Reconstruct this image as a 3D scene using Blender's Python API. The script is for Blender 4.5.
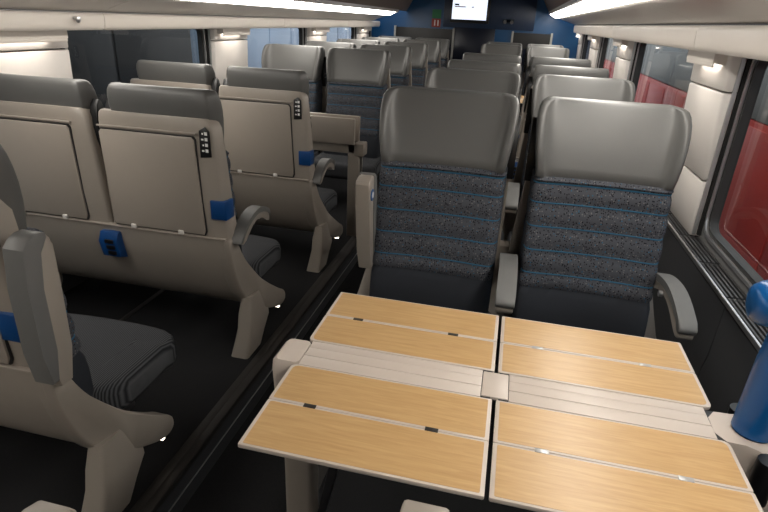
import bpy, bmesh, math, random
from mathutils import Vector, Matrix

for o in list(bpy.data.objects):
    bpy.data.objects.remove(o)
random.seed(7)
SC = bpy.context.scene
COL = SC.collection

# ------------------------------------------------------------------ camera
VP, F, ROLL = (523.06, 25.3), 545.3, 0.0482
cy_ = Vector((VP[0] - 384, -(VP[1] - 256), F)).normalized()       # world Y seen in camera axes
h_ = Vector((math.cos(ROLL), -math.sin(ROLL), 0))
cz_ = h_.cross(cy_).normalized()
if cz_.y < 0: cz_ = -cz_
cx_ = cz_.cross(cy_)
right = Vector((cx_.x, cy_.x, cz_.x)); up = Vector((cx_.y, cy_.y, cz_.y)); fwd = Vector((cx_.z, cy_.z, cz_.z))
cam = bpy.data.cameras.new('camera'); cam_o = bpy.data.objects.new('camera', cam); COL.objects.link(cam_o)
m = Matrix.Identity(4)
for i in range(3):
    m[i][0] = right[i]; m[i][1] = up[i]; m[i][2] = -fwd[i]
m[0][3], m[1][3], m[2][3] = 0.0, 0.0, 1.45
cam_o.matrix_world = m
cam.sensor_fit = 'HORIZONTAL'; cam.sensor_width = 36; cam.lens = F / 768 * 36
cam.clip_start = 0.02
SC.camera = cam_o

# ------------------------------------------------------------------ world and exposure
w = bpy.data.worlds.new('world'); SC.world = w; w.use_nodes = True
w.node_tree.nodes['Background'].inputs[0].default_value = (0.93, 0.96, 1.0, 1)
w.node_tree.nodes['Background'].inputs[1].default_value = 2.0
SC.view_settings.view_transform = 'Standard'; SC.view_settings.look = 'None'
SC.view_settings.gamma = 1; SC.view_settings.use_curve_mapping = False
SC.view_settings.exposure = 0.2
STRIP = 13.0          # strength of the ceiling light strips
COVE = 8.0           # strength of the small lamps under the pillar caps

# ------------------------------------------------------------------ materials
MATS = {}
def mat(name, col, rough=0.5, metal=0.0, noise=0.06, scale=30, bump=0.0, bscale=200, emit=0, spec=0.5, detail=3):
    M = bpy.data.materials.new(name); M.use_nodes = True
    nt = M.node_tree; P = nt.nodes['Principled BSDF']
    P.inputs['Roughness'].default_value = rough; P.inputs['Metallic'].default_value = metal
    P.inputs['Specular IOR Level'].default_value = spec
    tc = nt.nodes.new('ShaderNodeTexCoord')
    nz = nt.nodes.new('ShaderNodeTexNoise'); nz.inputs['Scale'].default_value = scale; nz.inputs['Detail'].default_value = detail
    nt.links.new(tc.outputs['Object'], nz.inputs['Vector'])
    rp = nt.nodes.new('ShaderNodeMapRange'); rp.inputs['To Min'].default_value = 1 - noise; rp.inputs['To Max'].default_value = 1 + noise
    nt.links.new(nz.outputs['Fac'], rp.inputs['Value'])
    mx = nt.nodes.new('ShaderNodeMix'); mx.data_type = 'RGBA'; mx.blend_type = 'MULTIPLY'; mx.inputs['Factor'].default_value = 1
    mx.inputs['A'].default_value = (*col, 1); nt.links.new(rp.outputs['Result'], mx.inputs['B'])
    nt.links.new(mx.outputs['Result'], P.inputs['Base Color'])
    if bump:
        n2 = nt.nodes.new('ShaderNodeTexNoise'); n2.inputs['Scale'].default_value = bscale; n2.inputs['Detail'].default_value = 2
        nt.links.new(tc.outputs['Object'], n2.inputs['Vector'])
        bp = nt.nodes.new('ShaderNodeBump'); bp.inputs['Strength'].default_value = bump; bp.inputs['Distance'].default_value = 0.002
        nt.links.new(n2.outputs['Fac'], bp.inputs['Height']); nt.links.new(bp.outputs['Normal'], P.inputs['Normal'])
    if emit:
        P.inputs['Emission Color'].default_value = (*col, 1); P.inputs['Emission Strength'].default_value = emit
    MATS[name] = M
    return M

mat('taupe', (0.305, 0.270, 0.235), 0.42, noise=0.03, bump=0.05, bscale=900)
mat('taupe_tray', (0.33, 0.29, 0.252), 0.38, noise=0.02, bump=0.04, bscale=900)
mat('leather', (0.110, 0.110, 0.107), 0.42, noise=0.05, scale=8, bump=0.12, bscale=350)
mat('pad', (0.14, 0.14, 0.137), 0.5, noise=0.04, bump=0.1, bscale=500)
mat('dark_fabric', (0.030, 0.033, 0.040), 0.95, noise=0.2, scale=600, bump=0.3, bscale=900, spec=0.1)
mat('black', (0.006, 0.006, 0.007), 0.35)
mat('dark_plastic', (0.02, 0.02, 0.022), 0.45)
mat('blue', (0.003, 0.05, 0.19), 0.4, noise=0.05)
mat('lamp_blue', (0.002, 0.075, 0.25), 0.3, noise=0.03)
mat('teal', (0.006, 0.095, 0.18), 0.8)
mat('white', (0.8, 0.8, 0.78), 0.5, noise=0.02)
mat('cream', (0.74, 0.70, 0.665), 0.42, noise=0.02, bump=0.05, bscale=600)
mat('cornice', (0.76, 0.70, 0.64), 0.4, noise=0.03, scale=5)
mat('ceil_panel', (0.60, 0.555, 0.515), 0.28, noise=0.08, scale=3)
mat('ceil_dark', (0.16, 0.12, 0.10), 0.5)
mat('table_beige', (0.57, 0.495, 0.435), 0.38, noise=0.02)
mat('metal', (0.55, 0.55, 0.56), 0.3, metal=0.9)
mat('alu', (0.45, 0.45, 0.45), 0.35, metal=0.6)
mat('frame_grey', (0.20, 0.20, 0.20), 0.4, noise=0.04)
mat('gasket', (0.02, 0.02, 0.02), 0.6)
mat('wall_dark', (0.040, 0.041, 0.045), 0.6, noise=0.1, bump=0.1, bscale=500)
mat('slat', (0.05, 0.05, 0.052), 0.4, metal=0.3)
mat('carpet', (0.02, 0.02, 0.021), 0.95, noise=0.35, scale=250, bump=0.5, bscale=500, spec=0.05)
mat('rail', (0.035, 0.032, 0.03), 0.45, metal=0.3)
mat('navy', (0.002, 0.06, 0.17), 0.35, noise=0.1, scale=4)
mat('navy_shaded', (0.002, 0.016, 0.05), 0.4)  # end wall navy with the shade of its middle put into the colour
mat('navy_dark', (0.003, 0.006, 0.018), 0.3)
mat('sign_green', (0.01, 0.16, 0.06), 0.5)
mat('sign_red', (0.28, 0.03, 0.02), 0.5)
mat('strip', (1.0, 0.95, 0.87), 0.5, emit=STRIP, noise=0)
mat('cove', (1.0, 0.93, 0.84), 0.5, emit=COVE, noise=0)
mat('nose_led', (1.0, 0.9, 0.75), 0.5, emit=4.5, noise=0)
mat('screen', (0.78, 0.86, 1.0), 0.5, emit=1.0, noise=0)
mat('train_red', (0.62, 0.06, 0.045), 0.5, noise=0.15, scale=2)
mat('train_grey', (0.30, 0.30, 0.285), 0.5, noise=0.2, scale=1.5)
mat('train_dark', (0.014, 0.014, 0.015), 0.6, noise=0.3, scale=1.5)
mat('train_blue', (0.36, 0.46, 0.60), 0.5, noise=0.15, scale=2)
mat('ballast', (0.05, 0.048, 0.045), 0.9, noise=0.5, scale=20)

def wood():
    M = mat('wood', (0.56, 0.33, 0.135), 0.33, noise=0.02)
    nt = M.node_tree; P = nt.nodes['Principled BSDF']
    tc = nt.nodes.new('ShaderNodeTexCoord'); mp = nt.nodes.new('ShaderNodeMapping'); mp.inputs['Scale'].default_value = (4, 60, 10)
    nt.links.new(tc.outputs['Object'], mp.inputs['Vector'])
    n = nt.nodes.new('ShaderNodeTexNoise'); n.inputs['Scale'].default_value = 2.2; n.inputs['Detail'].default_value = 7; n.inputs['Roughness'].default_value = 0.62
    n.inputs['Distortion'].default_value = 0.6
    nt.links.new(mp.outputs['Vector'], n.inputs['Vector'])
    r = nt.nodes.new('ShaderNodeValToRGB')
    r.color_ramp.elements[0].position = 0.30; r.color_ramp.elements[0].color = (0.47, 0.285, 0.12, 1)
    r.color_ramp.elements[1].position = 0.72; r.color_ramp.elements[1].color = (0.59, 0.385, 0.182, 1)
    nt.links.new(n.outputs['Fac'], r.inputs['Fac']); nt.links.new(r.outputs['Color'], P.inputs['Base Color'])
wood()

def fabric():
    M = mat('fabric', (0.05, 0.055, 0.065), 0.95, spec=0.1)
    nt = M.node_tree; P = nt.nodes['Principled BSDF']
    tc = nt.nodes.new('ShaderNodeTexCoord')
    v = nt.nodes.new('ShaderNodeTexVoronoi'); v.inputs['Scale'].default_value = 135
    nt.links.new(tc.outputs['Object'], v.inputs['Vector'])
    lt = nt.nodes.new('ShaderNodeMath'); lt.operation = 'LESS_THAN'; lt.inputs[1].default_value = 0.33
    nt.links.new(v.outputs['Distance'], lt.inputs[0])
    r = nt.nodes.new('ShaderNodeValToRGB'); r.color_ramp.interpolation = 'CONSTANT'
    e = r.color_ramp.elements; e[0].color = (0.010, 0.011, 0.014, 1); e[1].position = 0.66; e[1].color = (0.15, 0.15, 0.15, 1)
    n = e.new(0.9); n.color = (0.03, 0.12, 0.2, 1)
    sp = nt.nodes.new('ShaderNodeSeparateColor'); nt.links.new(v.outputs['Color'], sp.inputs['Color']); nt.links.new(sp.outputs['Red'], r.inputs['Fac'])
    mx = nt.nodes.new('ShaderNodeMix'); mx.data_type = 'RGBA'; mx.inputs['A'].default_value = (0.068, 0.071, 0.083, 1)
    nt.links.new(lt.outputs[0], mx.inputs['Factor']); nt.links.new(r.outputs['Color'], mx.inputs['B'])
    nt.links.new(mx.outputs['Result'], P.inputs['Base Color'])
fabric()

def ribbed():
    M = mat('ribbed', (0.05, 0.052, 0.058), 0.9, spec=0.15)
    nt = M.node_tree; P = nt.nodes['Principled BSDF']
    tc = nt.nodes.new('ShaderNodeTexCoord')
    wv = nt.nodes.new('ShaderNodeTexWave'); wv.inputs['Scale'].default_value = 42; wv.bands_direction = 'X'; wv.inputs['Distortion'].default_value = 0.4
    nt.links.new(tc.outputs['Object'], wv.inputs['Vector'])
    r = nt.nodes.new('ShaderNodeValToRGB')
    r.color_ramp.elements[0].color = (0.018, 0.019, 0.022, 1); r.color_ramp.elements[1].color = (0.085, 0.088, 0.095, 1)
    nt.links.new(wv.outputs['Fac'], r.inputs['Fac']); nt.links.new(r.outputs['Color'], P.inputs['Base Color'])
ribbed()

def glass():
    M = bpy.data.materials.new('glass'); M.use_nodes = True; nt = M.node_tree
    nt.nodes.remove(nt.nodes['Principled BSDF'])
    out = nt.nodes['Material Output']
    t = nt.nodes.new('ShaderNodeBsdfTransparent'); t.inputs[0].default_value = (0.78, 0.8, 0.8, 1)
    g = nt.nodes.new('ShaderNodeBsdfGlossy'); g.inputs['Roughness'].default_value = 0.01
    fr = nt.nodes.new('ShaderNodeFresnel'); fr.inputs['IOR'].default_value = 1.5
    mx = nt.nodes.new('ShaderNodeMixShader')
    ge = nt.nodes.new('ShaderNodeNewGeometry')                      # thin pane: only the entry face reflects
    sb = nt.nodes.new('ShaderNodeMath'); sb.operation = 'SUBTRACT'; sb.inputs[0].default_value = 1.0
    nt.links.new(ge.outputs['Backfacing'], sb.inputs[1])
    ml = nt.nodes.new('ShaderNodeMath'); ml.operation = 'MULTIPLY'
    nt.links.new(fr.outputs[0], ml.inputs[0]); nt.links.new(sb.outputs[0], ml.inputs[1])
    nt.links.new(ml.outputs[0], mx.inputs[0]); nt.links.new(t.outputs[0], mx.inputs[1]); nt.links.new(g.outputs[0], mx.inputs[2])
    nt.links.new(mx.outputs[0], out.inputs['Surface'])
    MATS['glass'] = M
glass()

# ------------------------------------------------------------------ mesh helpers
def link(name, bm, material, parent=None, smooth=True, angle=35):
    bmesh.ops.recalc_face_normals(bm, faces=bm.faces[:])
    me = bpy.data.meshes.new(name); bm.to_mesh(me); bm.free()
    if smooth:
        me.polygons.foreach_set('use_smooth', [True] * len(me.polygons))
        me.set_sharp_from_angle(angle=math.radians(angle))
    me.materials.append(MATS[material])
    o = bpy.data.objects.new(name, me); COL.objects.link(o)
    if parent: o.parent = parent
    return o

def tag(o, label=None, cat=None, group=None, kind=None):
    if label: o['label'] = label
    if cat: o['category'] = cat
    if group: o['group'] = group
    if kind: o['kind'] = kind
    return o

def empty(name, loc=(0, 0, 0), rz=0):
    o = bpy.data.objects.new(name, None); COL.objects.link(o); o.location = loc; o.rotation_euler.z = rz
    o.empty_display_size = 0.05
    return o

def add_box(bm, x0, x1, y0, y1, z0, z1, bev=0, seg=2):
    vs = [bm.verts.new((x, y, z)) for x in (x0, x1) for y in (y0, y1) for z in (z0, z1)]
    q = [(0, 1, 3, 2), (4, 6, 7, 5), (0, 4, 5, 1), (2, 3, 7, 6), (0, 2, 6, 4), (1, 5, 7, 3)]
    fs = [bm.faces.new([vs[i] for i in f]) for f in q]
    if bev:
        es = list({e for f in fs for e in f.edges})
        bmesh.ops.bevel(bm, geom=es, offset=bev, segments=seg, affect='EDGES', profile=0.5)

def box(name, x0, x1, y0, y1, z0, z1, material, parent=None, bev=0, seg=2):
    bm = bmesh.new(); add_box(bm, min(x0, x1), max(x0, x1), min(y0, y1), max(y0, y1), min(z0, z1), max(z0, z1), bev, seg)
    return link(name, bm, material, parent, smooth=bev > 0)

def add_prism(bm, pts, axis, a, b, bev=0, seg=2):
    """closed polygon pts extruded along axis from a to b. axis x: pts=(y,z); y: pts=(x,z); z: pts=(x,y)"""
    def P(p, t):
        return {'x': (t, p[0], p[1]), 'y': (p[0], t, p[1]), 'z': (p[0], p[1], t)}[axis]
    A = [bm.verts.new(P(p, a)) for p in pts]; B = [bm.verts.new(P(p, b)) for p in pts]
    n = len(pts); fa = bm.faces.new(A); fb = bm.faces.new(B[::-1])
    for i in range(n):
        bm.faces.new((A[i], B[i], B[(i + 1) % n], A[(i + 1) % n]))
    if bev:
        es = list(set(fa.edges) | set(fb.edges))
        bmesh.ops.bevel(bm, geom=es, offset=bev, segments=seg, affect='EDGES', profile=0.5)

def prism(name, pts, axis, a, b, material, parent=None, bev=0, seg=2, angle=35):
    bm = bmesh.new(); add_prism(bm, pts, axis, a, b, bev, seg)
    return link(name, bm, material, parent, True, angle)

def chaikin(pts, n=2, closed=True):
    pts = [Vector(p) for p in pts]
    for _ in range(n):
        q = []
        k = len(pts)
        rng = range(k) if closed else range(k - 1)
        if not closed: q.append(pts[0])
        for i in rng:
            a, b = pts[i], pts[(i + 1) % k]
            q += [a * .75 + b * .25, a * .25 + b * .75]
        if not closed: q.append(pts[-1])
        pts = q
    return [tuple(p) for p in pts]

def add_loft(bm, loops, cap=True):
    L = [[bm.verts.new(p) for p in lp] for lp in loops]
    n = len(L[0])
    for a, b in zip(L, L[1:]):
        for i in range(n):
            bm.faces.new((a[i], a[(i + 1) % n], b[(i + 1) % n], b[i]))
    if cap:
        bm.faces.new(L[0][::-1]); bm.faces.new(L[-1])

def add_tube(bm, path, r, n=8):
    path = [Vector(p) for p in path]
    loops = []
    for i, p in enumerate(path):
        d = (path[min(i + 1, len(path) - 1)] - path[max(i - 1, 0)]).normalized()
        u = d.cross(Vector((0, 0, 1)))
        if u.length < 1e-4: u = d.cross(Vector((0, 1, 0)))
        u.normalize(); v = u.cross(d)
        rr = r[i] if isinstance(r, (list, tuple)) else r
        loops.append([tuple(p + (u * math.cos(2 * math.pi * k / n) + v * math.sin(2 * math.pi * k / n)) * rr) for k in range(n)])
    add_loft(bm, loops)

def tube(name, path, r, material, parent=None, n=8):
    bm = bmesh.new(); add_tube(bm, path, r, n); return link(name, bm, material, parent, True, 50)

def rrect(x0, x1, y0, y1, r, n=4):
    pts = []
    for cx, cy, a in ((x1 - r, y1 - r, 0), (x0 + r, y1 - r, 90), (x0 + r, y0 + r, 180), (x1 - r, y0 + r, 270)):
        for k in range(n + 1):
            t = math.radians(a + 90 * k / n); pts.append((cx + r * math.cos(t), cy + r * math.sin(t)))
    return pts

def copy_tree(o, parent=None):
    c = o.copy(); COL.objects.link(c); c.parent = parent
    for ch in o.children: copy_tree(ch, c)
    return c

# ------------------------------------------------------------------ the setting
AX = -0.72                      # middle of the aisle
Y0, Y1 = -1.6, 9.1              # saloon from behind the camera to the end wall
AISLE_Z = -0.15
tag(box('floor', -0.94, -0.50, Y0, Y1, AISLE_Z - .03, AISLE_Z, 'carpet'), kind='structure')
tag(box('floor_left', -2.45, -1.0, Y0, Y1, -0.2, 0, 'carpet'), kind='structure')
tag(box('floor_right', -0.46, 1.0, Y0, Y1, -0.2, 0, 'carpet'), kind='structure')
for k, (a, b, c, d) in enumerate(((-1.0, -0.93, -0.965, -0.93), (-0.46, -0.53, -0.495, -0.53))):
    t = tag(box('trim_%d' % (k + 1), a, c, Y0, Y1, -0.19, 0.004, 'rail', bev=.003), kind='structure')
    box('nosing', c, d, Y0, Y1, -0.022, 0.009, 'rail', t, bev=.006)
    box('riser', c, d + (.004 if k else -.004), Y0, Y1, -0.19, -0.022, 'wall_dark', t)
    box('light_line', d + (.004 if k else -.004), d + (.002 if k else -.002), Y0, Y1, -0.085, -0.079, 'alu', t)

for k, x in enumerate((-1.77,)):
    f_ = tag(box('trim_%d' % (k + 7), x - .013, x + .013, Y0, Y1, 0.0, .003, 'rail'), kind='structure')
PIL_R = [(0.28, 0.80), (2.56, 3.06), (4.88, 5.42), (6.95, 7.50), (8.97, 9.1)]
PIL_L = [(-0.2, 0.4), (1.98, 2.57), (4.05, 4.61), (6.12, 6.70), (8.15, 8.70)]
SILL = 0.615

def side(sgn, xin, pil, zc0, zc1, name, n0):
    """one long side of the carriage. sgn=+1 right. xin = |distance| offsets are applied outward."""
    X = lambda d: xin + sgn * d                 # d outward from the inner face of the lower wall
    ztop = zc0 + 0.01
    bm = bmesh.new()
    def bb(d0, d1, y0, y1, z0, z1):
        a, b = sorted((X(d0), X(d1))); add_box(bm, a, b, y0, y1, z0, z1)
    bb(0.008, .15, Y0, Y1, -.2, SILL - .03)
    bb(.10, .15, Y0, Y1, ztop + .04, 1.75)
    for a, b in pil: bb(.10, .15, max(a - .01, Y0), min(b + .01, Y1), SILL - .03, ztop + .04)
    wl = tag(link('wall_' + name, bm, 'wall_dark', smooth=False), kind='structure')
    # kick panel seam pieces along the lower wall
    y = Y0
    while y < Y1 - .05:
        e = min(y + 1.16, Y1)
        p = prism('wall_panel', [(X(0), SILL - .012), (X(.012), SILL - .012), (X(.012), .02), (X(-.012), .02), (X(-.012), .34), (X(0), .40)], 'y', y + .003, e - .003, 'wall_dark', wl, bev=.003)
        y = e
    # pillars: three stacked cream panels, a cap and a small lamp under the cap
    for a, b in pil:
        za, zb, zcut1, zcut2 = SILL, ztop, .865, 1.235
        lean = lambda z: .052 - .03 * (z - SILL) / .75
        for q0, q1 in ((za, zcut1 - .004), (zcut1 + .004, zcut2 - .004), (zcut2 + .004, zb)):
            bm = bmesh.new()
            lp = []
            for z, ins in ((q0, .004), (q0 + .006, 0), (q1 - .006, 0), (q1, .004)):
                d = lean(z)
                ring = [(X(d + .01 + ins), a + ins), (X(d + ins), a + .012), (X(d + ins), b - .012), (X(d + .01 + ins), b - ins), (X(.13), b - ins), (X(.13), a + ins)]
                lp.append([(p[0], p[1], z) for p in ring])
            add_loft(bm, lp)
            link('pillar_panel', bm, 'cream', wl, True, 40)
        cp = prism('pillar_cap', [(X(-.028), zb - .045), (X(.05), zb - .05), (X(.05), zb + .012), (X(-.028), zb + .012)], 'y', a + .04, b - .06, 'cornice', wl, bev=.006)
        box('cap_lip', X(-.026), X(-.018), a + .045, b - .065, zb - .060, zb - .043, 'cornice', wl, bev=.002)
        box('cap_lamp', X(-.012), X(.010), a + .09, b - .15, zb - .0535, zb - .0475, 'cove', wl)
        # blind guide rails on both flanks of the pillar
        for yy, s in ((a, -1), (b, 1)):
            for k in range(3):
                box('blind_rail', X(.06 + .02 * k), X(.074 + .02 * k), yy + s * .002, yy + s * (.012 + .006 * k), SILL + .01, zb, 'alu' if k != 1 else 'gasket', wl)
    # windows
    ys = [Y0] + [v for p in pil for v in p] + [Y1]
    k = 0
    for a, b in zip(ys[0::2], ys[1::2]):
        if b - a < .3: continue
        a += .02; b -= .02
        k += 1
        W = tag(empty('window_%d' % (n0 + k), (X(.132), (a + b) / 2, SILL)), kind='structure')
        L = (b - a) / 2; z0, z1 = .012, ztop + .045 - SILL
        def ring(nm, o, i, d0, d1, m_, r):
            A = rrect(-L + o, L - o, z0 + o, z1 - o, r); B = rrect(-L + i, L - i, z0 + i, z1 - i, max(r - (i - o), .01))
            bm = bmesh.new(); n = len(A)
            c = []
            for d in (d0, d1):
                c.append([bm.verts.new((sgn * d, p[0], p[1])) for p in A]); c.append([bm.verts.new((sgn * d, p[0], p[1])) for p in B])
            for u, v in ((0, 1), (2, 3), (0, 2), (1, 3)):
                for j in range(n): bm.faces.new((c[u][j], c[u][(j + 1) % n], c[v][(j + 1) % n], c[v][j]))
            return link(nm, bm, m_, W, True, 40)
        ring('frame_panel', -.03, .022, -.038, -.01, 'frame_grey', .03)
        ring('window_frame', .016, .030, -.046, -.02, 'metal', .085)
        ring('gasket', .030, .048, -.036, .0, 'gasket', .075)
        bm = bmesh.new()
        add_prism(bm, rrect(-L + .04, L - .04, z0 + .04, z1 - .04, .065), 'x', -.008 * sgn, .0)
        link('glass', bm, 'glass', W, False)
    # window sill grille
    G = tag(empty('sill_grille', (X(.05), 3.7, SILL)), 'black slatted air grille with a silver edge along the %s' % ('windows with red outside' if sgn > 0 else 'dark windows'), 'grille')
    def gb(nm, d0, d1, y0, y1, z0, z1, m_, bev=.0):
        o = box(nm, sgn * (d0 - .05), sgn * (d1 - .05), y0 - 3.7, y1 - 3.7, z0 - SILL, z1 - SILL, m_, G, bev); return o
    gb('edge_strip', -.004, .006, Y0, Y1, SILL - .014, SILL + .004, 'metal', .002)
    gb('tray', .006, .13, Y0, Y1, SILL - .03, SILL - .022, 'black')
    yy = Y0
    while yy < Y1 - .1:
        e = min(yy + .32, Y1)
        inp = any(a - .02 < (yy + e) / 2 < b + .02 for a, b in pil)
        for j in range(6 if not inp else 4):
            d = .013 + j * .0165
            gb('slat', d, d + .009, yy + .006, e - .006, SILL - .018, SILL + (0 if not inp else -.001), 'slat', .0015)
        gb('cross_bar', .008, .11 if not inp else .045, e - .007, e + .007, SILL - .021, SILL - .006, 'slat')
        yy = e
    return wl

wall_r = side(+1, 0.80, PIL_R, 1.375, 1.48, 'right', 0)
wall_l = side(-1, 2 * AX - 0.80, PIL_L, 1.325, 1.415, 'left', 10)

# upper cornice, sloped ceiling panels, light strips, ceiling: profile data per side
def upper(sgn, dz, z0, z1, n, yend, lab):
    X = lambda x: x if sgn > 0 else 2 * AX - x
    yy = 8.92
    pr = chaikin([(X(.90), z0 + .015), (X(.735), z0), (X(.72), z0 + .012), (X(.715), (z0 + z1) / 2), (X(.715), z1 - .01), (X(.725), z1), (X(.90), z1)], 1)
    bounds = [Y0, -.2, 2.72, 5.15, 7.2, yy]
    c = None
    for a, b in zip(bounds, bounds[1:]):
        o = prism('trim_%d' % n if c is None else 'cornice_panel', pr, 'y', a + .002, b - .002, 'cornice', c, bev=.002)
        if c is None: c = tag(o, kind='structure')
    # sloped panel pieces
    zs = (1.568 + dz, 1.616 + dz)
    cp = None
    for a, b in zip(bounds, bounds[1:]):
        b2 = min(b, yend + .12)
        o = prism('ceiling_slope_%s' % ('right' if sgn > 0 else 'left') if cp is None else 'ceiling_panel',
                  chaikin([(X(.735), z1 - .002), (X(.62), zs[0] - .045), (X(.505), zs[0] - .014), (X(.48), zs[0]), (X(.48), zs[0] + .02), (X(.60), zs[0] + .01), (X(.80), z1 + .02)], 1),
                  'y', a + .0015, b2 - .0015, 'ceil_panel', cp)
        if cp is None: cp = tag(o, kind='structure')
    # light strip
    e = tag(empty('ceiling_light', (X(.415), (Y0 + yend) / 2, zs[0])), lab, 'light')
    hy = (yend - Y0) / 2
    prism('diffuser', [(X(.478) - X(.415), .0), (X(.45) - X(.415), -.006), (X(.42) - X(.415), .004), (X(.385) - X(.415), .024), (X(.356) - X(.415), zs[1] - zs[0]), (X(.356) - X(.415), zs[1] - zs[0] + .01), (X(.478) - X(.415), .01)], 'y', -hy, hy, 'strip', e)
    prism('housing', [(X(.478) - X(.415), .0105), (X(.356) - X(.415), zs[1] - zs[0] + .0105), (X(.356) - X(.415), zs[1] - zs[0] + .03), (X(.478) - X(.415), .03)], 'y', -hy, hy, 'ceil_panel', e)
    prism('end_cap', [(X(.50) - X(.415), -.012), (X(.335) - X(.415), zs[1] - zs[0] - .004), (X(.335) - X(.415), zs[1] - zs[0] + .03), (X(.50) - X(.415), .03)], 'y', hy, hy + .12, 'ceil_panel', e)
    prism('inner_lip', [(X(.356) - X(.415), zs[1] - zs[0] - .006), (X(.335) - X(.415), zs[1] - zs[0] - .004), (X(.335) - X(.415), zs[1] - zs[0] + .03), (X(.356) - X(.415), zs[1] - zs[0] + .03)], 'y', -hy, hy, 'ceil_panel', e)
upper(+1, 0.0, 1.38, 1.485, 3, 8.9, 'long white light strip in the sloping ceiling above the window with red outside')
upper(-1, -.066, 1.325, 1.412, 4, 8.35, 'long white light strip in the sloping ceiling above the dark windows')
tag(prism('ceiling', [(.345, 1.64), (.22, 1.84), (-.1, 1.93), (AX, 1.96), (2 * AX + .1, 1.92), (2 * AX - .22, 1.80), (2 * AX - .345, 1.57), (2 * AX - .345, 1.9), (2 * AX + .1, 2.0), (AX, 2.02), (-.1, 2.0), (.345, 1.94)], 'y', Y0, Y1, 'ceil_dark'), kind='structure')
hk = tag(empty('coat_hook', (2 * AX - .714, 2.5, 1.385)), 'small chrome hook on the cream cornice above the dark window', 'hook')
tube('stem', [(0, 0, 0), (.02, 0, 0)], .008, 'metal', hk); tube('knob', [(.02, 0, -.006), (.028, 0, -.006), (.034, 0, -.008)], [.014, .016, .008], 'metal', hk, 10)

# end wall behind the seats and wall behind the camera
E = tag(box('wall_end', -2.5, 1.1, Y1, Y1 + .1, -.2, 2.05, 'navy'), kind='structure')
tag(box('wall_back', -2.5, 1.1, Y0 - .1, Y0, -.2, 2.05, 'ceil_panel'), kind='structure')
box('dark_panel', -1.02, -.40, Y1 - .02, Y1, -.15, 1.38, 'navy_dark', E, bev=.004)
box('dark_panel', -1.20, .16, Y1 - .02, Y1, 1.375, 1.92, 'navy_shaded', E, bev=.004)  # wall's dimmer middle, away from the light strips, painted as darker navy
for x0, x1 in ((-1.93, -1.04), (-.12, .42)):
    g = box('partition_glass', x0, x1, Y1 - .03, Y1, 1.12, 1.345, 'black', E)
    box('partition_post', x0 - .03, x0, Y1 - .05, Y1, .0, 1.36, 'train_grey', E, bev=.004)
    box('partition_post', x1, x1 + .03, Y1 - .05, Y1, .0, 1.36, 'train_grey', E, bev=.004)
    box('partition_base', x0, x1, Y1 - .04, Y1, .0, 1.12, 'navy_dark', E)
d = tag(empty('display_screen', (-.81, Y1 - .03, 1.475)), 'lit flat display screen hanging on the navy end wall', 'screen')
box('bezel', -.285, .30, -.05, .012, -.03, .33, 'black', d, bev=.008)
s = box('screen_glass', -.258, .258, -.052, -.05, .016, .30, 'screen', d)
box('screen_text', -.225, -.16, -.0535, -.052, .205, .23, 'navy_dark', s)
box('screen_text', -.225, -.06, -.0535, -.052, .182, .196, 'sign_red', s)
box('screen_text', .03, .06, -.0535, -.052, .182, .196, 'sign_red', s)
box('screen_text', -.225, -.19, -.0535, -.052, .085, .092, 'alu', s)
g = tag(empty('safety_sign', (-1.31, Y1, 1.365)), 'small green over red safety sign beside the display screen', 'sign')
box('green_plate', -.068, .068, -.008, 0, .125, .25, 'sign_green', g); r_ = box('red_plate', -.068, .068, -.008, 0, 0, .12, 'sign_red', g)
for x in (-.03, .02): box('pictogram', x, x + .018, -.0095, -.008, .02, .10, 'cream', r_)
sp = tag(empty('twin_spotlight', (-.22, Y1 - .02, 1.50)), 'pair of small silver spotlights on the end wall right of the screen', 'spotlight')
for x in (-.05, .05): tube('spot', [(x, 0, 0), (x, -.05, -.02)], [.02, .026], 'metal', sp, 10)
box('base_plate', -.08, .08, -.0, .02, -.02, .02, 'black', sp)

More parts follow.
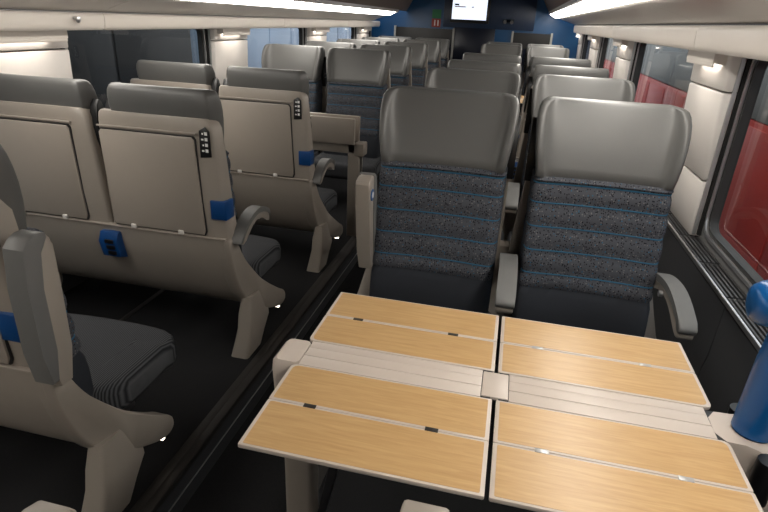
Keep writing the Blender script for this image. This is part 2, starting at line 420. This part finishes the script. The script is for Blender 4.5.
# ------------------------------------------------------------------ seats
def make_pair(pitch, a, arm_len, up_arm=False, mid_up=False, name='double_seat', sticker=False, arm_off=.265, mid_x=0.0, dp=1.0, hw=.252, strap=True, sh=.28, cut=0.0):
    """local: front = -y, rear plane y=0. a=+1: aisle at -x, a=-1: aisle at +x"""
    T = empty(name)
    h = pitch / 2; Wd = h + .25
    mx = lambda x: x * a                        # mirror
    # one-piece taupe lower shell with curved underside
    # outer face flares outward from the seat back (y=0) to the nose (y=-.33)
    Wd = h + .282; fl = lambda y: Wd + .26 * max(0.0, min(.345, -y))
    low = chaikin([(0.006, .600), (0.006, .585), (0.0, .51), (-.018, .42), (-.055, .31), (-.11, .235), (-.17, .20)], 2, False)
    inn_ = [(y - .03, z + .02) for y, z in low]
    inn_[0] = (-.04, .600)
    prism('lower_shell', low + inn_[::-1], 'x', -Wd + .03, Wd - .03, 'taupe', T, bev=.003, angle=50)
    box('ledge', -Wd + .02, Wd - .02, -.01, .012, .594, .603, 'taupe_tray', T, bev=.003)
    cheek = chaikin([(.006, .600), (-.03, .597), (-.065, .50), (-.11, .43), (-.19, .325), (-.29, .235), (-.338, .205), (-.345, .16), (-.325, .135), (-.285, .13), (-.20, .165), (-.11, .225), (-.055, .30), (-.018, .41), (.0, .51)], 2)
    for s in (-1, 1):
        bm = bmesh.new(); n = len(cheek); lp = []
        cc = (sum(p[0] for p in cheek) / n, sum(p[1] for p in cheek) / n)
        for dx, ins in ((.06, .004), (.055, 0), (.010, 0), (.003, .004), (.0, .010)):
            ring = []
            for p in cheek:
                d = Vector((cc[0] - p[0], cc[1] - p[1])); d = d.normalized() * ins
                ring.append((s * (fl(p[0]) - dx), p[0] + d.x, p[1] + d.y))
            lp.append(ring)
        add_loft(bm, lp); link('side_cheek', bm, 'taupe', T, True, 50)
        bm = bmesh.new(); lp = []
        for z, ya, yb, xa, wi in ((0, .005, -.145, .042, .085), (.012, .0, -.15, .044, .085), (.07, -.018, -.185, .048, .08), (.13, -.035, -.23, .052, .075), (.20, -.05, -.23, .048, .07), (.29, -.07, -.16, .04, .05)):
            x1, x0 = s * (Wd + xa), s * (Wd + xa - wi)
            lp.append([(p[0], p[1], z) for p in rrect(min(x0, x1), max(x0, x1), yb, ya, .014, 3)])
        add_loft(bm, lp); link('leg', bm, 'taupe', T, True, 40)
    bmx = sorted((mx(-Wd - .045), mx(-Wd - .070)))
    box('nose_light', bmx[0], bmx[1], -.305, -.292, .124, .131, 'nose_led', T)
    box('support_beam', -Wd + .05, Wd - .05, -.34, -.26, .21, .29, 'dark_plastic', T, bev=.01)
    # per seat
    for sx in (-h, h):
        aisle_seat = (sx * a < 0)
        # seat cushion
        bm = bmesh.new(); lp = []
        base = chaikin([(-.276, -.20), (-.276, -.40), (-.272, -.575), (-.12, -.595), (.12, -.595), (.272, -.575), (.276, -.40), (.276, -.20), (.1, -.14), (-.1, -.14)], 2)
        for z, k in ((.265, .93), (.28, .98), (.30, 1), (.35, 1), (.372, .985), (.385, .95), (.390, .88), (.388, .6)):
            lp.append([(sx + p[0] * k, -.39 + (p[1] + .39) * k, z - (.0 if p[1] > -.5 else .012)) for p in base])
        add_loft(bm, lp); link('seat_cushion', bm, 'ribbed', T, True, 60)
        # lower backrest, plain dark
        def section(wd, front, rear_y, bolster=.012):
            return chaikin([(-wd * .5, rear_y), (-wd, rear_y - .004), (-wd - .002, (front + rear_y) / 2), (-wd, front + .012), (-wd * .93, front - bolster), (-wd * .72, front - bolster * .7), (-wd * .45, front), (0, front + .002),
                            (wd * .45, front), (wd * .72, front - bolster * .7), (wd * .93, front - bolster), (wd, front + .012), (wd + .002, (front + rear_y) / 2), (wd, rear_y - .004), (wd * .5, rear_y)], 2)
        fr = lambda z: (-.215 - .085 * (.955 - z) / .395) * (dp if dp == 1 else dp + .1)
        bm = bmesh.new()
        lp = [[(sx + p[0], p[1], z) for p in section(.238 + i, fr(z) - .004 + o_, -.06)] for z, o_, i in ((.35, .02, -.01), (.40, 0, 0), (.48, -.008, 0), (.53, -.006, 0), (.557, .004, -.004))]
        add_loft(bm, lp); link('lower_backrest', bm, 'dark_fabric', T, True, 60)
        # patterned backrest in quilted bands
        seams = [.557, .612, .697, .782, .867, .935, .957]
        bm = bmesh.new(); lp = []
        for z0, z1 in zip(seams, seams[1:]):
            n = 4 if z1 - z0 > .04 else 2
            for k in range(n):
                t = k / n; z = z0 + (z1 - z0) * t
                bul = .0105 * math.sin(math.pi * t) ** .6 if t > 0 else 0
                lp.append([(sx + p[0], p[1], z) for p in section(.235 + bul * .4, fr(z) - bul, -.055)])
        lp.append([(sx + p[0], p[1], .957) for p in section(.234, fr(.957), -.055)])
        add_loft(bm, lp); bk = link('backrest', bm, 'fabric', T, True, 60)
        for z in seams[1:6]:
            pth = [(sx + p[0], p[1] - .001, z) for p in section(.235, fr(z), -.055) if p[1] < fr(z) + .03]
            pth = sorted(pth, key=lambda p: p[0])
            bm = bmesh.new(); add_tube(bm, pth, .0028, 5); link('piping', bm, 'teal', bk, True, 60)
        # headrest with wings
        def hsec(wd, front, ry, wing, cx=0):
            return chaikin([(-wd * .6, ry), (-wd * .91, ry), (-wd * .945, ry - .012), (-wd * 1.01, front + .005), (-wd * 1.0, front - wing - .012), (-wd * .90, front - wing - .010), (-wd * .84, front - wing * .35), (-wd * .72, front), (-wd * .3, front + .008),
                            (wd * .3, front + .008), (wd * .72, front), (wd * .84, front - wing * .35), (wd * .90, front - wing - .010), (wd * 1.0, front - wing - .012), (wd * 1.01, front + .005), (wd * .945, ry - .012), (wd * .91, ry), (wd * .6, ry)], 2)
        bm = bmesh.new(); lp = []
        for z, k, wd, fy, wg, ry in ((.952, .97, .236, -.212, .010, -.06), (.958, 1, .239, -.214, .013, -.055), (.99, 1, .244, -.207, .024, -.04), (1.04, 1, .251, -.194, .036, -.03), (1.09, 1, .257, -.176, .040, -.02), (1.13, 1, .261, -.158, .038, -.012),
                                  (1.165, .998, .262, -.142, .032, -.010), (1.190, .985, .262, -.130, .025, -.011), (1.204, .96, .262, -.124, .02, -.014), (1.211, .925, .262, -.12, .016, -.02), (1.214, .86, .262, -.115, .01, -.026)):
            fy *= dp; wg *= dp; wd *= hw / .262
            ym = (fy + ry) / 2; ky = 1 - (1 - k) * 1.9
            lp.append([(sx + p[0] * k, ym + (p[1] - ym) * ky, z) for p in hsec(wd, fy, ry, wg)])
        add_loft(bm, lp); hr = link('headrest', bm, 'leather', T, True, 60)
        # taupe rear shell
        bm = bmesh.new(); lp = []
        for z, wL, wR, y0, th in ((.592, .281, .280, .0, .05), (.62, .281, .279, .0, .05), (.75, .281, .268, .004, .05), (.98, .280, .248, .0, .05), (1.065, .279, .241, -.003, .045), (1.095, .275, .228, -.005, .04), (1.104, .268, .214, -.008, .034)):
            wL = min(wL, sh); wR -= cut
            r_in, r_out = (wL, wR)                       # outer corner (aisle side) is more rounded
            l_ = -(r_out if a > 0 else r_in); r__ = (r_in if a > 0 else r_out)
            q = chaikin([(l_, y0 - th - .02), (l_, y0 - .012), (l_ + .02, y0), (0, y0 + .004), (r__ - .02, y0), (r__, y0 - .012), (r__, y0 - th - .02)], 1, False)
            lp.append([(sx + p[0], p[1], z) for p in q])
        add_loft(bm, lp); rs = link('rear_shell', bm, 'taupe', T, True, 50)
        # fold down tray panel with two hinge clips
        bx0, bx1 = (-.163, sh - .012) if a > 0 else (.012 - sh, .163)
        sk_ = -.012 * a                            # lower end sits further to the aisle
        poly = [(bx0 + .008 + sk_, .612), (bx1 - .008 + sk_, .612), (bx1 + sk_, .63), (bx1 - .004, 1.018), (bx1 - .014, 1.03), (bx0 + .014, 1.03), (bx0 + .004, 1.018), (bx0 + sk_, .63)]
        gp = [((p[0] - (bx0 + bx1) / 2) * 1.022 + (bx0 + bx1) / 2 + sx, (p[1] - .82) * 1.02 + .82) for p in poly]
        prism('tray_groove', gp, 'y', .0, .0065, 'dark_plastic', T)
        ty = prism('tray_table', [(p[0] + sx, p[1]) for p in poly], 'y', .0, .013, 'taupe_tray', T, bev=.004)
        prism('tray_lip', [(sx + bx0 - .006, 1.040), (sx + bx1 + .004, 1.040), (sx + bx1 + .004, 1.048), (sx + bx0 - .006, 1.048)], 'y', .0, .010, 'taupe', ty, bev=.002)
        for t in (.26, .78):
            xx = sx + sk_ + bx0 + (bx1 - bx0) * t
            box('hinge_clip', xx - .012, xx + .012, .008, .019, .603, .622, 'cream', ty, bev=.003)
        # label plate on the aisle-ward edge, with white print
        if aisle_seat:
            lx = sx - .203 * a
            lb = prism('seat_label', [(lx - .023, .955), (lx + .023, .950), (lx + .021, 1.060), (lx - .004, 1.075), (lx - .021, 1.058)], 'y', -.003, .006, 'black', rs, bev=.002)
            for k, zz in enumerate((.974, .997, 1.020, 1.043)):
                box('label_print', lx - .014, lx - .002, .006, .0066, zz, zz + .013, 'white', lb)
                box('label_print', lx + .003, lx + .013 - .004 * (k % 2), .006, .0066, zz + .002, zz + .009, 'white', lb)
            ex = sx - (.272 - cut) * a                      # blue strap wrapped round the shell edge
            xs = sorted((ex - .005 * a, ex + .065 * a))
            if strap: box('blue_strap', xs[0], xs[1], -.055, .012, .69, .772, 'blue', T, bev=.003)
        # black ear plates on the flanks of the headrest with white print
        for s in ((1,) if sx < 0 else (-1,)):
            X_ = sx + s * .232
            ep = prism('ear_plate', chaikin([(-.10, .90), (-.05, .90), (-.03, 1.0), (-.04, 1.10), (-.07, 1.15), (-.10, 1.06)], 1), 'x', min(X_, X_ + s * .032), max(X_, X_ + s * .032), 'black', T, bev=.002)
            xe = X_ + s * .032
            for zz in (.97, 1.0):
                box('label_print', min(xe, xe + s * .0006), max(xe, xe + s * .0006), -.10, -.07, zz, zz + .008, 'white', ep)
    # blue power socket on the rear shell between the seats
    sk = prism('power_socket', [(-.02, .435), (.03, .455), (.045, .53), (.025, .572), (-.005, .572), (-.03, .50)], 'x', -.045, .045, 'blue', T, bev=.006)
    for zz in (.475, .505, .535):
        box('socket_face', -.032, .008, .030 + (zz - .46) * .2, .0375 + (zz - .46) * .2, zz - .009, zz + .009, 'black', sk, bev=.002)
    # armrests
    def arm(x, length, raised, wd=.052, kind='outer'):
        if raised:
            far_ = -.125 if raised == 'lean_far' else 0; lean = raised.startswith('lean')
            pts = [(-.29, .55), (-.345, .55), (-.41, .90), (-.395, .925), (-.33, .93), (-.285, .88), (-.275, .70)] if lean else [(.03, .575), (-.045, .575), (-.05, .95), (-.046, .985), (-.02, .99), (.03, .95)]
            pd = [(-.28, .60), (-.31, .60), (-.345, .925), (-.325, .937), (-.285, .90)] if lean else [(.050, .60), (.006, .60), (.004, .945), (-.034, .975), (-.034, 1.0), (.01, 1.0), (.046, .965)]
            pts = [(p[0] + far_, p[1]) for p in pts]; pd = [(p[0] + far_, p[1]) for p in pd]
            b_ = prism('armrest', chaikin(pts, 1), 'x', x - wd / 2, x + wd / 2, 'taupe', T, bev=.006)
            prism('arm_pad', chaikin(pd, 1), 'x', x - wd / 2 - .003, x + wd / 2 + .002, 'pad', b_, bev=.004, seg=2)
        else:
            L = length
            q = L / .31; o_ = 0 if L < .4 else -.12; q = (L + o_) / .31 if o_ else q
            Y_ = lambda y: o_ + y * q
            top = [(Y_(-.01), .595), (Y_(-.07), .655), (Y_(-.15), .688), (Y_(-.22), .690), (Y_(-.295), .655), (Y_(-.31), .635)]
            bot = [(Y_(-.31), .600), (Y_(-.285), .602), (Y_(-.21), .645), (Y_(-.15), .645), (Y_(-.09), .610), (Y_(-.04), .57)]
            base = [(p[0], p[1] - .014) for p in top[:-1]] + [(p[0] + (.012 if k < 2 else 0), p[1] - .004) for k, p in enumerate(bot)]
            b_ = prism('armrest', chaikin(base, 2), 'x', x - wd / 2 + .003, x + wd / 2 - .003, 'taupe', T, bev=.004, angle=60)
            cap = top + [(p[0] + (.02 if k == 0 else 0), p[1] - .024) for k, p in enumerate(top[::-1])]
            prism('arm_pad', chaikin(cap, 2), 'x', x - wd / 2, x + wd / 2, 'pad', b_, bev=.006, seg=3, angle=60)
        return b_
    au = arm(mx(-h - arm_off), arm_len, up_arm)
    arm(mid_x, arm_len, mid_up, .062)
    wa = arm(mx(h + arm_off), arm_len, False)
    bt = mx(h + arm_off - .03)
    bm = bmesh.new(); add_tube(bm, [(bt + .006 * a, -arm_len * .62, .64), (bt - .006 * a, -arm_len * .62, .64)], .011, 10); link('recline_button', bm, 'metal', wa, True, 50)
    if sticker:
        X_ = mx(-h - arm_off + .026)
        bm = bmesh.new(); add_tube(bm, [(X_, -.36, .86), (X_ + .003 * a, -.36, .86)], .022, 14); s1 = link('priority_sticker', bm, 'lamp_blue', au, True, 50)
        bm = bmesh.new(); add_tube(bm, [(X_ + .003 * a, -.36, .86), (X_ + .004 * a, -.36, .86)], .012, 12); link('sticker_symbol', bm, 'white', s1, True, 50)
    return T

LX, LP_ = -1.628, .565
RX, RP_ = .060, .57
def place(o, x, y, face_us, label, group):
    o.location = (x, y, 0); o.rotation_euler.z = 0 if face_us else math.pi
    if x == LX: o.scale.z = .965            # this side stands a little lower
    tag(o, label, 'train seat', group)

# right side, facing the camera (aisle at -x)
r1 = make_pair(RP_, 1, .64, up_arm='lean', sticker=True, arm_off=.255, strap=False, sh=.25)
place(r1, RX, 2.215, True, 'grey double train seat facing the unfolded wooden table', 'right side seats facing back')
rb = make_pair(RP_, 1, .64, strap=False, sh=.25)
place(rb, RX, 3.25, True, 'grey double train seat directly behind the one facing the wooden table, its headrests winged', 'right side seats facing back')
o = copy_tree(rb); place(o, RX, 7.60, True, 'grey double train seat facing back, second from the end wall, beside the windows', 'right side seats facing back')
o = copy_tree(rb); place(o, RX, 8.66, True, 'grey double train seat facing back, last before the end wall and nearest the twin spotlights', 'right side seats facing back')
# right side, facing away (aisle at +x before turning)
ra = make_pair(RP_, -1, .31, sh=.25, strap=False)
place(ra, RX, 3.90, False, 'grey flat-backed double train seat back to back with the winged one facing the table', 'right side seats facing forward')
o = copy_tree(ra); place(o, RX, 4.95, False, 'grey flat-backed double train seat facing the far folding table', 'right side seats facing forward')
r0 = make_pair(RP_, -1, .31, up_arm='lean', mid_up='lean_far', mid_x=.10, sh=.255)
r0.scale.z = .955; place(r0, RX, 0.0, False, 'grey double train seat with raised armrests at the near edge of the wooden table', 'right side seats facing forward')
# left side, facing away (aisle at -x before turning by half a turn)
la = make_pair(LP_, 1, .31, arm_off=.30, dp=.45, hw=.238)
place(la, LX, 1.91, False, 'taupe-backed double train seat, middle of three rows seen from behind, blue socket under its trays', 'left side seats facing forward')
o = copy_tree(la); place(o, LX, 2.88, False, 'taupe-backed double train seat seen from behind, next to the small folded table', 'left side seats facing forward')
l0 = make_pair(LP_, 1, .31, up_arm='upright', arm_off=.30, dp=.42, hw=.222, cut=.035)
place(l0, LX, .944, False, 'double train seat with aisle armrest raised upright beside the table gangway', 'left side seats facing forward')
lb_ = make_pair(LP_, -1, .31, hw=.258, strap=False, sh=.255)
LX2 = -1.545
names = ['first behind the small folded table', 'second behind the small folded table', 'third behind the small folded table', 'fourth behind the small folded table', 'fifth behind the small folded table, nearest the green sign']
for k, y in enumerate((4.67, 5.63, 6.65, 7.74, 8.66)):
    o = lb_ if k == 0 else copy_tree(lb_)
    place(o, LX2, y, True, 'grey double train seat facing back, ' + names[k], 'left side seats facing back')

# ------------------------------------------------------------------ the unfolded table
def make_table():
    XS, HW, ZT = .0443, .456, .72
    T = empty('folding_table', (XS, 1.028, 0))
    inn, hin, out = .051, .1824, .320
    for sx in (-1, 1):
        x0, x1 = (-HW, -.004) if sx < 0 else (.004, HW)
        for sy in (-1, 1):
            for a, b, nm in ((inn + .001, hin - .0008, 'inner_leaf'), (hin + .0008, out, 'outer_leaf')):
                y0, y1 = sorted((sy * a, sy * b))
                pts = rrect(x0, x1, y0, y1, .003, 2)
                if nm == 'inner_leaf':      # outer end corner next to the spine is rounded off
                    r = .014
                    xe = x0 if sx < 0 else x1
                    ye = sy * a
                    q = []
                    for p in pts:
                        if abs(p[0] - xe) < .008 and abs(p[1] - ye) < .008: continue
                        q.append(p)
                    arc = [(xe - sx * r * (1 - math.sin(t)), ye + sy * r * (1 - math.cos(t))) for t in [math.pi / 2 * k / 4 for k in range(5)]]
                    allp = q + arc
                    c = (sum(p[0] for p in allp) / len(allp), (y0 + y1) / 2)
                    pts = sorted(allp, key=lambda p: math.atan2((p[1] - c[1]) * 3, p[0] - c[0]))
                lf = prism(nm, pts, 'z', ZT - .009, ZT, 'table_beige', T, bev=.0015)
                cx, cy = (x0 + x1) / 2, (y0 + y1) / 2
                kx = 1 - .016 / (x1 - x0); hb = .0055; cx += sx * .003
                ky = 1 - 2 * hb / (y1 - y0)
                prism('wood_inlay', [(cx + (p[0] - cx) * kx, cy + (p[1] - cy) * ky) for p in pts], 'z', ZT - .002, ZT + .0006, 'wood', lf)
                if nm == 'outer_leaf':
                    for t in (.20, .755):
                        xx = x0 + (x1 - x0) * (t if sx < 0 else t)
                        yh = sy * hin
                        box('hinge', xx - .013, xx + .013, yh - .0055, yh + .0055, ZT - .004, ZT + .0012, 'rail' if sx < 0 else 'alu', lf, bev=.0005)
    # spine in strips
    box('spine_beam', -HW + .03, HW + .0, -.048, .048, ZT - .05, ZT - .006, 'dark_plastic', T)
    for x0, x1 in ((-HW + .0135, -.030), (.030, HW - .02)):
        for y0, y1 in ((-.0495, -.012), (-.0105, .022), (.0225, .0495)):
            box('spine_cover', x0, x1, y0, y1, ZT - .012, ZT - .0005, 'table_beige', T, bev=.0006)
    c = box('spine_block', -.0285, .0285, -.0455, .0455, ZT - .012, ZT + .0008, 'table_beige', T, bev=.002)
    for sy in (-1, 1):
        a, b = sorted((sy * .0465, sy * .0505))
        box('spine_block_edge', -.0295, -.008, a, b, ZT - .012, ZT - .001, 'black', c)
        box('spine_block_edge', .008, .0295, a, b, ZT - .012, ZT - .001, 'black', c)
    # aisle end cap and leg
    bm = bmesh.new(); lp = []
    for z, e in ((.56, .012), (.60, .004), (.69, 0), (.712, .002), (.72, .010)):
        lp.append([(p[0], p[1], z) for p in rrect(-HW - .055 + e, -HW + .012, -.05 + e * .4, .05 - e * .4, .012, 3)])
    add_loft(bm, lp); link('end_cap', bm, 'table_beige', T, True, 40)
    bm = bmesh.new(); lp = []
    for z, x0, x1 in ((0, -HW - .05, -HW + .06), (.02, -HW - .045, -HW + .05), (.2, -HW - .042, -HW + .036), (.4, -HW - .042, -HW + .036), (.57, -HW - .046, -HW + .046)):
        lp.append([(p[0], p[1], z) for p in rrect(x0, x1, -.03, .03, .014, 3)])
    add_loft(bm, lp); link('leg', bm, 'taupe', T, True, 40)
    prism('leg_brace', [(-HW + .04, .20), (-HW + .06, .20), (-HW + .16, .68), (-HW + .13, .68)], 'y', -.02, .02, 'dark_plastic', T, bev=.003)
    # wall bracket with two dark finger recesses
    bm = bmesh.new(); lp = []
    for z, e in ((.50, .03), (.55, .008), (.68, 0), (.706, .004), (.715, .014)):
        lp.append([(p[0], p[1], z) for p in chaikin([(HW - .018, -.047), (HW + .05, -.049), (HW + .085, -.12 + e), (.752, -.13 + e), (.752, .11 - e), (HW + .085, .09 - e), (HW + .05, .049), (HW - .015, .047)], 1)])
    add_loft(bm, lp); wb = link('wall_bracket', bm, 'table_beige', T, True, 40)
    for sy, yy in ((1, .072), (-1, -.085)):
        bm = bmesh.new(); add_tube(bm, [(HW + .062, yy, .62), (HW + .062, yy, .7162)], .021, 12); link('finger_recess', bm, 'black', wb, True, 50)
    return T
tb = tag(make_table(), 'unfolded wood-topped table with beige edges and central spine by the blue lamp', 'table', 'folding tables')
o = copy_tree(tb); o.location.y = 6.25; tag(o, 'unfolded wood-topped table between the far right side seats', 'table', 'folding tables')

lamp = tag(empty('table_lamp', (.56, 1.03, .715)), 'glossy blue tubular lamp standing on the wall bracket of the wooden table', 'lamp')
tube('stem', [(0, 0, 0), (0, 0, .004), (.002, 0, .16), (.006, 0, .24), (.012, 0, .275), (.014, 0, .29)], [.036, .0385, .0385, .037, .034, .02], 'lamp_blue', lamp, 20)
tube('lamp_head', [(-.082, 0, .285), (-.077, 0, .285), (-.062, 0, .285), (0, 0, .285), (.05, 0, .285), (.06, 0, .285)], [.02, .034, .043, .044, .04, .02], 'lamp_blue', lamp, 20)

# small folded table on the left between the facing rows
ft = tag(empty('folded_table', (-1.30, 3.58, 0)), 'small taupe table with its leaf folded up between the left side rows', 'table')
box('spine', -.62, .31, -.05, .05, .60, .665, 'taupe', ft, bev=.006)
box('folded_leaf', -.60, .305, -.075, -.045, .665, .835, 'taupe_tray', ft, bev=.005)
box('folded_leaf', -.60, .305, .045, .075, .665, .835, 'taupe_tray', ft, bev=.005)
bm = bmesh.new(); add_box(bm, .255, .335, -.05, .05, .0, .665, .006); lg = link('leg', bm, 'taupe', ft)
box('leg_groove', .334, .3365, -.012, .018, .02, .60, 'black', lg)
box('end_cap', .30, .365, -.055, .055, .585, .672, 'taupe', ft, bev=.008)

# ------------------------------------------------------------------ outside
gr = tag(box('ground', -12, 12, -6, 40, -2.6, -2.5, 'ballast'), kind='structure')
def carriage(name, x0, x1, y0, y1, cols, label):
    e = tag(empty(name, ((x0 + x1) / 2, (y0 + y1) / 2, -2.5)), label, 'train')
    hx, hy = (x1 - x0) / 2, (y1 - y0) / 2
    for k, (z0, z1, m_) in enumerate(cols):
        box('body_band', -hx, hx, -hy, hy, z0 + 2.5, z1 + 2.5, m_, e, bev=.02 if k else 0)
    inner = -hx if x0 > 0 else hx
    y = -hy + .4
    while y < hy - 1.2:
        s = -1 if x0 > 0 else 1
        xs = sorted((inner, inner + s * .012))
        box('side_panel', xs[0], xs[1], y, y + .95, cols[1][0] + 2.55, cols[1][1] + 2.45, cols[1][2], e, bev=.004)
        y += 1.0
    return e
carriage('railway_carriage', 2.0, 4.4, -6, 22, [(-2.5, -1.4, 'train_dark'), (-1.4, .80, 'train_red'), (.80, 1.5, 'train_grey')], 'red railway carriage with grey top seen through the right windows')
carriage('railway_carriage', -6.6, -4.2, -6, 6.9, [(-2.5, -1.4, 'train_dark'), (-1.4, 2.4, 'train_dark')], 'dark railway carriage outside the left windows')
carriage('railway_carriage', -6.8, -4.4, 7.4, 26, [(-2.5, -1.4, 'train_dark'), (-1.4, 1.6, 'train_blue')], 'pale blue railway carriage outside the far left windows')
